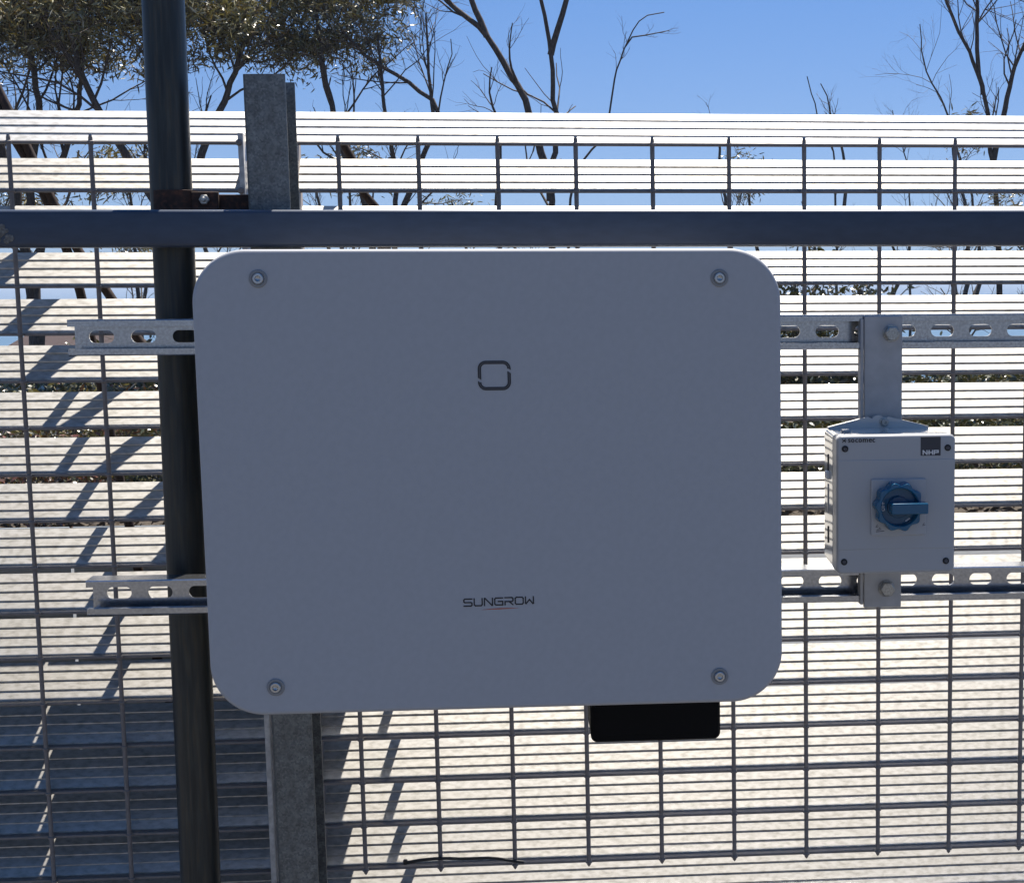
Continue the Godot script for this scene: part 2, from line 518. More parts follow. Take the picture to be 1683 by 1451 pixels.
func build_inverter() -> void:
	var cx := 0.1955
	var cy := 1.3983
	var t := thing("solar_inverter", "large light grey solar inverter with rounded corners and SUNGROW lettering", "inverter", at(cx, cy, 0))
	racked = true
	var W := 0.5735
	var H := 0.4602
	var st := new_st()
	slab(st, W, H, 0.440, 0.4705, 0.052, 0.0045, 18, Transform3D.IDENTITY, 5)
	put("front_cover", done(st), M.cover, t)
	st = new_st()
	slab(st, W - 0.024, H - 0.022, 0.275, 0.4395, 0.042, 0.002, 10)
	put("body", done(st), M.cover_body, t)
	# cooling fins at the back, between the two channels
	for k in 22:
		st = new_st()
		box(st, Vector3(-0.22 + k * 0.021, 0.005, 0.262), Vector3(0.003, 0.2, 0.0256), 0.0004)
		put("cooling_fin", done(st), M.cover_body, t)
	# connection box under the body
	st = new_st()
	slab(st, 0.1392, 0.13, 0.335, 0.402, 0.0075, 0.002, 5, Transform3D(Basis(), Vector3(0.3573 - cx, 1.1729 - cy, 0)))
	put("connection_box", done(st), M.black, t)
	st = new_st()
	slab(st, 0.129, 0.06, 0.402, 0.4026, 0.005, 0.0003, 5, Transform3D(Basis(), Vector3(0.3573 - cx, 1.1455 - cy, 0)))
	put("box_face", done(st), M.black, t)
	# four socket screws in their washers
	for p in [[-0.0274, 1.6003], [0.4205, 1.5993], [-0.0278, 1.1971], [0.4171, 1.1963]]:
		var c := Vector2(p[0] - cx, p[1] - cy)
		st = new_st()
		lathe(st, [[0.0088, 0.4700], [0.0088, 0.4712], [0.0082, 0.4718], [0.0062, 0.4718], [0.0058, 0.4712]], 28, c, false, true)
		var w := put("washer", done(st), M.seal, t)
		st = new_st()
		lathe(st, [[0.0052, 0.4710], [0.0052, 0.4735], [0.0046, 0.4742], [0.0028, 0.4742]], 24, c, false, false)
		lathe(st, [[0.0028, 0.4742], [0.0026, 0.4722], [0.0006, 0.4716]], 6, c, false, true)
		put("socket_screw", done(st), M.screw, w)
	# indicator ring: two bent strips with slanted gaps
	var rc := Vector2(0.1966 - cx, 1.5050 - cy)
	for layer in 2:
		st = new_st()
		for half in 2:
			var o := rrect(0.0290, 0.0258, 0.0062, 7)
			var flat := [Vector2(0.0145, 0.0063)]
			for i in range(0, 8):
				flat.append(o[i])
			for i in range(8, 16):
				flat.append(o[i])
			flat.append(Vector2(-0.0145, -0.0032))
			var w: float = [0.0033, 0.0013][layer]
			var z: float = [0.4705, 0.4708][layer]
			st.set_smooth_group(-1)
			var inn := []
			var out := []
			for i in flat.size():
				var d: Vector2 = (flat[mini(i + 1, flat.size() - 1)] - flat[maxi(i - 1, 0)]).normalized()
				var nn := Vector2(d.y, -d.x)
				var sl := 0.0
				if i == 0 or i == flat.size() - 1:
					sl = 0.0011 * (w / 0.0033)
				inn.append(flat[i] - nn * w / 2 + d * sl)
				out.append(flat[i] + nn * w / 2 - d * sl)
			for i in flat.size() - 1:
				var q := [inn[i], out[i], out[i + 1], inn[i + 1]]
				var v := []
				for e in q:
					var f: Vector2 = e
					if half == 1:
						f = -f
					v.append(Vector3(f.x + rc.x, f.y + rc.y, z + 0.0004))
				quad(st, v[0], v[1], v[2], v[3])
				quad(st, v[0] - Vector3(0, 0, 0.0008), v[1] - Vector3(0, 0, 0.0008), v[1], v[0])
				quad(st, v[3], v[2], v[2] - Vector3(0, 0, 0.0008), v[3] - Vector3(0, 0, 0.0008))
		put("indicator_ring", done(st), [M.ink, M.ink_grey][layer], t)
	# lettering
	st = new_st()
	var g := glyphs()
	var x := 0.1604 - cx
	var word := "SUNGROW"
	for k in word.length():
		var base := Vector2(x + k * 0.01022, 1.2748 - cy + 0.00017 * k)
		for line in g[word[k]]:
			var l := []
			for p in line:
				l.append(base + Vector2(p.x * 0.0079, p.y * 0.0071))
			stroke(st, l, 0.00125, 0.4705, 0.0003)
	put("lettering", done(st), M.ink, t)
	st = new_st()
	var seg := [[0.1772, 1.2707, 0.0001], [0.186, 1.2712, 0.0007], [0.196, 1.2715, 0.0011], [0.206, 1.2717, 0.0007], [0.2155, 1.2718, 0.0001]]
	for k in seg.size() - 1:
		var a: Array = seg[k]
		var b: Array = seg[k + 1]
		quad(st, Vector3(a[0] - cx, a[1] - cy - a[2] / 2, 0.4708), Vector3(b[0] - cx, b[1] - cy - b[2] / 2, 0.4708), Vector3(b[0] - cx, b[1] - cy + b[2] / 2, 0.4708), Vector3(a[0] - cx, a[1] - cy + a[2] / 2, 0.4708))
	put("underline", done(st), M.orange, t)
	racked = false

# ---------------------------------------------------------------- isolator switch
func text_mesh(words: String, size: float, depth: float, bold := true) -> TextMesh:
	var f := SystemFont.new()
	f.font_names = PackedStringArray(["Droid Sans"])
	if bold:
		f.font_weight = 700
	var m := TextMesh.new()
	m.text = words
	m.font = f
	m.font_size = 32
	m.pixel_size = size / 32.0
	m.depth = depth
	m.horizontal_alignment = HORIZONTAL_ALIGNMENT_LEFT
	m.vertical_alignment = VERTICAL_ALIGNMENT_BOTTOM
	return m

func build_isolator() -> void:
	# mounting strap behind the switch
	var t := thing("mounting_strap", "pale grey flat steel strap bolted over both channels behind the switch", "mounting strap", at(0.6357, 1.2185, 0))
	racked = true
	var st := new_st()
	slab(st, 0.0438, 0.3372, 0.2705, 0.2755, 0.0008, 0.0008, 2, Transform3D(Basis(), Vector3(0, 0.1686, 0)))
	put("strap", done(st), M.strap, t)
	st = new_st()
	slab(st, 0.0036, 0.331, 0.2600, 0.2738, 0.0006, 0.0006, 1, Transform3D(Basis(), Vector3(-0.0242, 0.1686, 0)))
	put("folded_edge", done(st), M.strap, t)
	for p in [[0.6446, 1.5360], [0.6401, 1.2409]]:
		var c := Vector2(p[0] - 0.6357, p[1] - 1.2185)
		st = new_st()
		lathe(st, [[0.0098, 0.2755], [0.0098, 0.2766], [0.0094, 0.2770]], 28, c)
		lathe(st, [[0.0088, 0.2770], [0.0090, 0.2780], [0.0090, 0.2822], [0.0076, 0.2834]], 6 if p[1] > 1.4 else 6, c)
		put("bolt", done(st), M.bolt, t)
	racked = false
	var cx := 0.6277
	var cy := 1.3533
	t = thing("isolator_switch", "grey plastic isolator switch box with a blue rotary handle", "isolator switch", at(cx, cy, 0))
	racked = true
	var W := 0.1316
	var H := 0.1526
	st = new_st()
	loft(st, [ring2(rrect(W - 0.011, H - 0.004, 0.005, 6), 0.2785, Transform3D.IDENTITY), ring2(rrect(W - 0.009, H - 0.002, 0.006, 6), 0.2800, Transform3D.IDENTITY), ring2(rrect(W - 0.001, H - 0.001, 0.006, 6), 0.3405, Transform3D.IDENTITY)])
	put("base", done(st), M.enclosure, t)
	st = new_st()
	slab(st, W, H, 0.3420, 0.3650, 0.0065, 0.0034, 6, Transform3D.IDENTITY, 4)
	put("lid", done(st), M.lid, t)
	st = new_st()
	slab(st, W - 0.0022, 0.0985, 0.3640, 0.3656, 0.001, 0.0005, 3, Transform3D(Basis(), Vector3(0.0, 0.0, 0)))
	put("lid_panel", done(st), M.lid, t)
	# mounting lug on top, and its screw
	for s in [1.0, -1.0]:
		st = new_st()
		var pg := PackedVector2Array([Vector2(-0.058, H / 2 - 0.004), Vector2(0.058, H / 2 - 0.004), Vector2(0.058, H / 2 + 0.001), Vector2(0.012, H / 2 + 0.0122)])
		for i in 7:
			var a := PI * (0.18 + 0.64 * i / 6.0)
			pg.append(Vector2(0.0085 * cos(a), H / 2 + 0.0055 + 0.0085 * sin(a)))
		pg.append_array([Vector2(-0.012, H / 2 + 0.0122), Vector2(-0.058, H / 2 + 0.001)])
		if s < 0:
			continue
		var idx := Geometry2D.triangulate_polygon(pg)
		st.set_smooth_group(-1)
		for k in range(0, idx.size(), 3):
			var q := []
			for e in 3:
				q.append(pg[idx[k + e]])
			if (q[1] - q[0]).cross(q[2] - q[0]) < 0:
				q.reverse()
			tri(st, Vector3(q[0].x, q[0].y, 0.2855), Vector3(q[1].x, q[1].y, 0.2855), Vector3(q[2].x, q[2].y, 0.2855))
			tri(st, Vector3(q[0].x, q[0].y, 0.2795), Vector3(q[2].x, q[2].y, 0.2795), Vector3(q[1].x, q[1].y, 0.2795))
		for i in pg.size():
			var j := (i + 1) % pg.size()
			quad(st, Vector3(pg[i].x, pg[i].y, 0.2795), Vector3(pg[j].x, pg[j].y, 0.2795), Vector3(pg[j].x, pg[j].y, 0.2855), Vector3(pg[i].x, pg[i].y, 0.2855))
		var lug := put("mounting_lug", done(st), M.enclosure, t)
		st = new_st()
		lathe(st, [[0.0055, 0.2855], [0.0055, 0.2866], [0.0042, 0.2868], [0.0042, 0.2895], [0.0036, 0.2902], [0.0020, 0.2902], [0.0018, 0.2885]], 18, Vector2(0.0062, H / 2 + 0.0062))
		put("screw", done(st), M.bolt, lug)
	# small clip and catches on the side
	for e in [[0.0395, 0.020, 0.0], [-0.0415, 0.019, 0.0], [0.0, 0.032, 0.0]]:
		st = new_st()
		box(st, Vector3(-W / 2 + 0.0022, e[0], 0.310), Vector3(0.0012, e[1], 0.0030), 0.0003)
		put("side_slot", done(st), M.dark if e[1] < 0.03 else M.lid, t)
	st = new_st()
	box(st, Vector3(-W / 2 + 0.0010, 0.0265, 0.312), Vector3(0.0044, 0.009, 0.013), 0.0012)
	put("side_catch", done(st), M.print, t)
	st = new_st()
	slab(st, 0.009, 0.0035, 0.3260, 0.3345, 0.001, 0.0006, 2, Transform3D(Basis(), Vector3(-0.048, H / 2 + 0.0012, 0)))
	put("top_catch", done(st), M.lid, t)
	# lid screws
	for p in [[0.5708, 1.4151], [0.6844, 1.4149], [0.5699, 1.2908], [0.6834, 1.2899]]:
		var c := Vector2(p[0] - cx, p[1] - cy)
		st = new_st()
		lathe(st, [[0.0036, 0.3640], [0.0036, 0.36585], [0.0031, 0.36605], [0.0024, 0.36545]], 18, c)
		var hole := put("screw_recess", done(st), M.dark, t)
		st = new_st()
		lathe(st, [[0.0022, 0.3650], [0.0022, 0.36585], [0.0016, 0.36615], [0.0009, 0.36585]], 12, c + Vector2(0.0002, -0.0002))
		put("lid_screw", done(st), M.ink_grey, hole)
	# face plate and handle
	var kx := 0.6272 - cx
	var ky := 1.3530 - cy
	st = new_st()
	slab(st, 0.0612, 0.0622, 0.3652, 0.3685, 0.0022, 0.0011, 4, Transform3D(Basis(), Vector3(0.6297 - cx, 1.3507 - cy, 0)), 2)
	put("face_plate", done(st), M.lid, t)
	st = new_st()
	for m in [[-0.0255, -0.0215, 0.0], [-0.0250, -0.0265, 0.006], [-0.0225, -0.0245, 0.0], [0.0265, -0.0205, 0.0]]:
		var b0 := Vector2(0.6297 - cx + m[0], 1.3507 - cy + m[1])
		stroke(st, [b0, b0 + Vector2(0.0026 + m[2], 0.0007)], 0.0007, 0.3685, 0.0002)
		stroke(st, [b0 + Vector2(0.0005, 0.0014), b0 + Vector2(0.0018, 0.0026)], 0.0006, 0.3685, 0.0002)
	put("plate_marks", done(st), M.ink_grey, t)
	var n := 120
	var out_r := PackedVector2Array()
	var in_r := PackedVector2Array()
	for i in n:
		var a := TAU * i / n
		out_r.append(Vector2(cos(a), sin(a)) * (0.0262 + 0.0016 * cos(a * 10.0 + 0.5)))
		in_r.append(Vector2(cos(a), sin(a)) * 0.0205)
	var k0 := Transform3D(Basis(), Vector3(kx, ky, 0))
	var sc := func(o: PackedVector2Array, s: float, z: float) -> PackedVector3Array:
		var r := PackedVector3Array()
		for p in o:
			r.append(k0 * Vector3(p.x * s, p.y * s, z))
		return r
	st = new_st()
	loft(st, [sc.call(out_r, 0.99, 0.3684), sc.call(out_r, 1.0, 0.372), sc.call(out_r, 0.985, 0.3812), sc.call(out_r, 0.95, 0.3836), sc.call(in_r, 1.05, 0.3840), sc.call(in_r, 1.0, 0.3828), sc.call(in_r, 0.96, 0.3750)], false, true)
	var knob := put("rotary_handle", done(st), M.knob, t)
	st = new_st()
	slab(st, 0.040, 0.0118, 0.3750, 0.3925, 0.0016, 0.0012, 3, Transform3D(Basis(), Vector3(kx + 0.0088, ky - 0.0006, 0)), 2)
	put("grip", done(st), M.knob, knob)
	st = new_st()
	lathe(st, [[0.0120, 0.3750], [0.0118, 0.3795], [0.0110, 0.3800]], 30, Vector2(kx - 0.0005, ky - 0.0006))
	put("hub", done(st), M.knob_dark, knob)
	var off := put("lettering", text_mesh("OFF", 0.0056, 0.0004), M.print, knob, Vector3(kx - 0.0132, ky - 0.0050, 0.3753))
	off.rotation.z = PI / 2 + 0.1
	st = new_st()
	slab(st, 0.006, 0.0016, 0.375, 0.3756, 0.0005, 0.0002, 2, Transform3D(Basis(Vector3.BACK, 0.6), Vector3(kx + 0.0105, ky - 0.0150, 0)))
	put("padlock_slot", done(st), M.print, knob)
	# printed maker's marks
	st = new_st()
	slab(st, 0.0222, 0.0208, 0.3640, 0.3654, 0.0006, 0.0002, 2, Transform3D(Basis(), Vector3(0.6655 - cx, 1.4168 - cy, 0)))
	var badge := put("badge", done(st), M.badge, t)
	st = new_st()
	var bx := 0.6571 - cx
	var by := 1.4080 - cy
	var hh := 0.0040
	stroke(st, [Vector2(bx, by), Vector2(bx, by + hh), Vector2(bx + 0.0042, by), Vector2(bx + 0.0042, by + hh)], 0.0012, 0.3654, 0.0003)
	stroke(st, [Vector2(bx + 0.0066, by), Vector2(bx + 0.0066, by + hh)], 0.0012, 0.3654, 0.0003)
	stroke(st, [Vector2(bx + 0.0042, by + hh * 0.5), Vector2(bx + 0.0105, by + hh * 0.5)], 0.0011, 0.3654, 0.00034)
	stroke(st, [Vector2(bx + 0.0104, by + hh), Vector2(bx + 0.0104, by)], 0.0012, 0.3654, 0.0003)
	stroke(st, [Vector2(bx + 0.0122, by), Vector2(bx + 0.0122, by + hh), Vector2(bx + 0.0166, by + hh), Vector2(bx + 0.0166, by + hh * 0.5), Vector2(bx + 0.0126, by + hh * 0.45)], 0.0012, 0.3654, 0.00036)
	put("lettering", done(st), M.print, badge)
	st = new_st()
	var mx := 0.5678 - cx
	var my := 1.4222 - cy
	stroke(st, [Vector2(mx, my + 0.0032), Vector2(mx + 0.0036, my + 0.0002)], 0.0009, 0.3650, 0.0003)
	stroke(st, [Vector2(mx + 0.0003, my + 0.0001), Vector2(mx + 0.0034, my + 0.0034)], 0.0009, 0.3650, 0.00035)
	stroke(st, [Vector2(mx + 0.0018, my + 0.0018), Vector2(mx + 0.0040, my + 0.0020)], 0.0009, 0.3650, 0.0004)
	put("maker_mark", done(st), M.ink, t)
	put("lettering", text_mesh("socomec", 0.0073, 0.0004), M.ink, t, Vector3(mx + 0.0050, my - 0.0022, 0.3652))
	racked = false

func build_zip_tie() -> void:
	var t := thing("cable_tie", "loose black cable tie lying along the bottom grating bar", "cable tie", at(0.0518, 0.8205, 0.0015))
	var st := new_st()
	box(st, Vector3(0.0015, 0.001, 0.003), Vector3(0.0058, 0.0075, 0.0055), 0.0014, Basis(Vector3.BACK, 0.08))
	put("tie_head", done(st), M.tie, t)
	st = new_st()
	var pts := poly([[0.004, 0.0005, 0.004], [0.02, 0.0035, 0.0050], [0.040, 0.0055, 0.0062], [0.058, 0.0055, 0.0066], [0.075, 0.0040, 0.0062], [0.090, 0.0036, 0.0056], [0.112, 0.0036, 0.0052], [0.126, 0.0018, 0.0050], [0.142, -0.0018, 0.0048], [0.160, -0.0052, 0.0044]])
	tube(st, pts, 0.0023, 0.0019, 8)
	put("tie_strap", done(st), M.tie, t)

# ---------------------------------------------------------------- what stands just behind the slats
func build_behind() -> void:
	for k in 2:
		var x0: float = [-1.15, -0.3835][k]
		var x1: float = [-0.3875, 0.0110][k]
		var label: String = ["blue-grey sheet metal panel standing behind the slats, its edge at the far left", "blue-grey sheet metal panel standing behind the slats beside the pole and post"][k]
		var t := thing("sheet_panel", label, "metal panel", Vector3((x0 + x1) / 2, 0, -0.108))
		var st := new_st()
		box(st, Vector3(0, 0.613, 0), Vector3(x1 - x0, 1.306, 0.004), 0.001)
		put("sheet", done(st), M.sheet, t)
		st = new_st()
		box(st, Vector3(0, 0.1, -0.012), Vector3(x1 - x0 - 0.01, 0.03, 0.018), 0.001)
		put("stiffener", done(st), M.sheet, t)
	var paths := [
		[[-0.62, 2.25, -0.095], [-0.52, 2.0, -0.088], [-0.442, 1.816, -0.083], [-0.411, 1.756, -0.082], [-0.390, 1.707, -0.082], [-0.366, 1.640, -0.081], [-0.351, 1.584, -0.081], [-0.331, 1.471, -0.080], [-0.315, 1.364, -0.080], [-0.300, 1.265, -0.082], [-0.278, 1.114, -0.085], [-0.245, 0.898, -0.086], [-0.2, 0.0, -0.088]],
		[[-0.56, 2.2, -0.075], [-0.48, 1.94, -0.078], [-0.410, 1.773, -0.080], [-0.386, 1.715, -0.080], [-0.352, 1.640, -0.081], [-0.316, 1.584, -0.080], [-0.277, 1.519, -0.080], [-0.238, 1.454, -0.080], [-0.204, 1.355, -0.080], [-0.184, 1.238, -0.080], [-0.173, 1.068, -0.080], [-0.171, 0.896, -0.082], [-0.17, 0.0, -0.085]],
		[[-0.010, 1.795, -0.080], [-0.002, 1.775, -0.080], [0.008, 1.757, -0.080], [0.023, 1.711, -0.080], [0.037, 1.695, -0.080], [0.050, 1.566, -0.080], [0.055, 1.401, -0.080], [0.058, 1.174, -0.080], [0.068, 0.975, -0.080], [0.085, 0.799, -0.080], [0.10, 0.0, -0.082]],
	]
	var labels := ["thin dark sapling stem leaning behind the slats at the far left", "second thin dark sapling stem behind the slats, nearer the pole", "thin dark sapling stem behind the slats right of the post"]
	for k in 3:
		var pts := poly(paths[k])
		var o := pts[-1]
		var t := thing("sapling", labels[k], "sapling", o)
		var smooth := PackedVector3Array()
		var cv := Curve3D.new()
		for i in range(pts.size() - 1, -1, -1):
			var tan := (pts[maxi(i - 1, 0)] - pts[mini(i + 1, pts.size() - 1)]) / 6.0
			cv.add_point(pts[i] - o, -tan, tan)
		cv.bake_interval = 0.03
		smooth = cv.get_baked_points()
		var st := new_st()
		tube(st, smooth, 0.0078, 0.0056, 8)
		put("stem", done(st), M.sapling, t)

# ---------------------------------------------------------------- trees
func leaf_mesh(w: float) -> ArrayMesh:
	var st := new_st()
	st.set_smooth_group(-1)
	var a := Vector3(0, 0, 0)
	var b := Vector3(0.35, w, 0.03)
	var c := Vector3(0.35, -w, 0.03)
	var d := Vector3(0.75, w * 0.7, 0.0)
	var e := Vector3(0.75, -w * 0.7, 0.0)
	var f := Vector3(1.0, 0, -0.09)
	tri(st, a, c, b); tri(st, b, c, e); tri(st, b, e, d); tri(st, d, e, f)
	return done(st)

var leaf_long: ArrayMesh
var leaf_round: ArrayMesh

func leaf_colour(kind: int) -> Color:
	var v := rng.randf()
	var c: Color
	if kind == 0:      # gum leaves, olive to grey-green with a few yellow and brown ones
		c = Color(0.10, 0.10, 0.035).lerp(Color(0.26, 0.235, 0.12), v)
		if rng.randf() < 0.10:
			c = Color(0.24, 0.17, 0.04)
		elif rng.randf() < 0.16:
			c = Color(0.08, 0.05, 0.03)
		elif rng.randf() < 0.14:
			c = Color(0.42, 0.41, 0.34)
	elif kind == 1:    # dark coastal scrub
		c = Color(0.03, 0.038, 0.015).lerp(Color(0.085, 0.085, 0.03), v)
		if rng.randf() < 0.08:
			c = Color(0.14, 0.10, 0.05)
	else:              # dry and reddish
		c = Color(0.09, 0.06, 0.03).lerp(Color(0.16, 0.05, 0.035), v)
		if rng.randf() < 0.4:
			c = Color(0.06, 0.065, 0.03)
	return c

# leaves in clumps: each clump is [centre, radius]
func leaves(called: String, clumps: Array, per: int, size: float, kind: int, mesh: ArrayMesh, parent: Node, droop := 0.55) -> void:
	var mm := MultiMesh.new()
	mm.transform_format = MultiMesh.TRANSFORM_3D
	mm.use_colors = true
	mm.mesh = mesh
	mm.instance_count = clumps.size() * per
	var i := 0
	for cl in clumps:
		var c: Vector3 = cl[0]
		var r: float = cl[1]
		var shade := leaf_colour(kind)
		for k in per:
			var d := Vector3(rng.randfn(), rng.randfn() * 0.7, rng.randfn()) * r * 0.5
			var axis := Vector3(rng.randfn(), rng.randfn() * 0.7 - droop, rng.randfn()).normalized()
			var side := axis.cross(Vector3(rng.randfn(), rng.randfn(), rng.randfn())).normalized()
			var s := size * rng.randf_range(0.6, 1.35)
			var b := Basis(axis, side, axis.cross(side)).scaled_local(Vector3(s, s, s))
			mm.set_instance_transform(i, Transform3D(b, c + d))
			mm.set_instance_color(i, shade.lerp(leaf_colour(kind), 0.75))
			i += 1
	var o := MultiMeshInstance3D.new()
	o.name = called
	o.multimesh = mm
	o.material_override = M.leaf
	o.set_meta("kind", "stuff")
	parent.add_child(o, true)

# a wandering branch and its side twigs, all into one surface; tips collects the ends
func branch(st: SurfaceTool, p: Vector3, d: Vector3, length: float, r: float, depth: int, tips: Array, up := 0.25, spread := 0.7) -> void:
	var pts := PackedVector3Array([p])
	var n := 5
	for i in n:
		d = (d + Vector3(rng.randfn(), rng.randfn(), rng.randfn()) * 0.16 + Vector3.UP * up * 0.16).normalized()
		p += d * length / n
		pts.append(p)
	tube(st, pts, r, r * 0.45, 5 if depth > 0 else 4)
	tips.append(p)
	if depth <= 0:
		return
	for k in 2 + rng.randi_range(0, 2):
		var f := rng.randf_range(0.3, 0.95)
		var at_p := pts[int(f * n)]
		var side := d.cross(Vector3(rng.randfn(), rng.randfn(), rng.randfn())).normalized()
		branch(st, at_p, (d + side * spread * rng.randf_range(0.6, 1.4)).normalized(), length * rng.randf_range(0.4, 0.68), r * (1 - 0.5 * f) * 0.62, depth - 1, tips, up, spread)

# main limbs follow the given polylines [points, r0, r1, n_side_branches, side_length]
func tree(called: String, label: String, group: String, base: Vector3, limbs: Array, bark: Material, twig_depth: int, crown: Array, category := "tree") -> Node3D:
	var t := thing(called, label, category, base, group)
	var first := true
	for l in limbs:
		var pts := PackedVector3Array()
		for p in l[0]:
			pts.append(Vector3(p[0], p[1], p[2]) - base)
		var cv := Curve3D.new()
		for i in pts.size():
			var tan := (pts[mini(i + 1, pts.size() - 1)] - pts[maxi(i - 1, 0)]) / 6.0
			cv.add_point(pts[i], -tan, tan)
		cv.bake_interval = 0.18
		var bk := cv.get_baked_points()
		for i in range(1, bk.size() - 1):
			bk[i] += Vector3(rng.randfn(), 0, rng.randfn()) * l[1] * 0.18
		var st := new_st()
		tube(st, bk, l[1], l[2], 9)
		var o := put("trunk" if first else "limb", done(st), bark, t)
		first = false
		if l[3] > 0:
			st = new_st()
			var tips := []
			for k in l[3]:
				var f := rng.randf_range(l[5] if l.size() > 5 else 0.35, 1.0)
				var i := clampi(int(f * (bk.size() - 1)), 0, bk.size() - 2)
				var d := (bk[i + 1] - bk[i]).normalized()
				var side := d.cross(Vector3(rng.randfn(), rng.randfn(), rng.randfn())).normalized()
				branch(st, bk[i], (d * 0.8 + side * rng.randf_range(0.4, 1.0) + Vector3.UP * 0.2).normalized(), l[4] * rng.randf_range(0.6, 1.2) * (1.25 - 0.5 * f), lerpf(l[1], l[2], f) * 0.45, twig_depth, tips)
			var tw := put("twigs", done(st), bark, o)
			tw.set_meta("kind", "stuff")
	if crown.size() > 0:
		for cl in crown[0]:
			cl[0] -= base
		leaves("crown", crown[0], crown[1], crown[2], crown[3], crown[4], t)
	return t

func clumps_in(c: Vector3, r: Vector3, n: int, cr: float, shell := 0.5) -> Array:
	var out := []
	for k in n:
		var v := Vector3(rng.randfn(), rng.randfn(), rng.randfn()).normalized() * lerpf(shell, 1.0, rng.randf())
		out.append([c + v * r, cr * rng.randf_range(0.6, 1.3)])
	return out

func shrub(kind: int) -> Node3D:
	var t := thing("shrub", ["low olive-leaved coastal shrub in the scrub beyond the path", "low dark green coastal shrub in the scrub beyond the path", "low reddish dry-leaved shrub in the scrub beyond the path"][kind], "shrub", Vector3.ZERO, ["low olive shrubs", "low dark green shrubs", "low reddish shrubs"][kind] + " behind the fence")
	var st := new_st()
	var tips := []
	for k in 6:
		branch(st, Vector3(rng.randfn() * 0.05, 0, rng.randfn() * 0.05), Vector3(rng.randfn() * 0.6, 1, rng.randfn() * 0.6).normalized(), 0.7, 0.014, 2, tips, 0.1)
	put("stems", done(st), M.bark_grey, t)
	var cl := []
	for p in tips:
		cl.append([p, 0.2])
	while cl.size() > 110:
		cl.remove_at(rng.randi() % cl.size())
	leaves("foliage", cl, 26, 0.062, kind, leaf_round, t, 0.0)
	return t

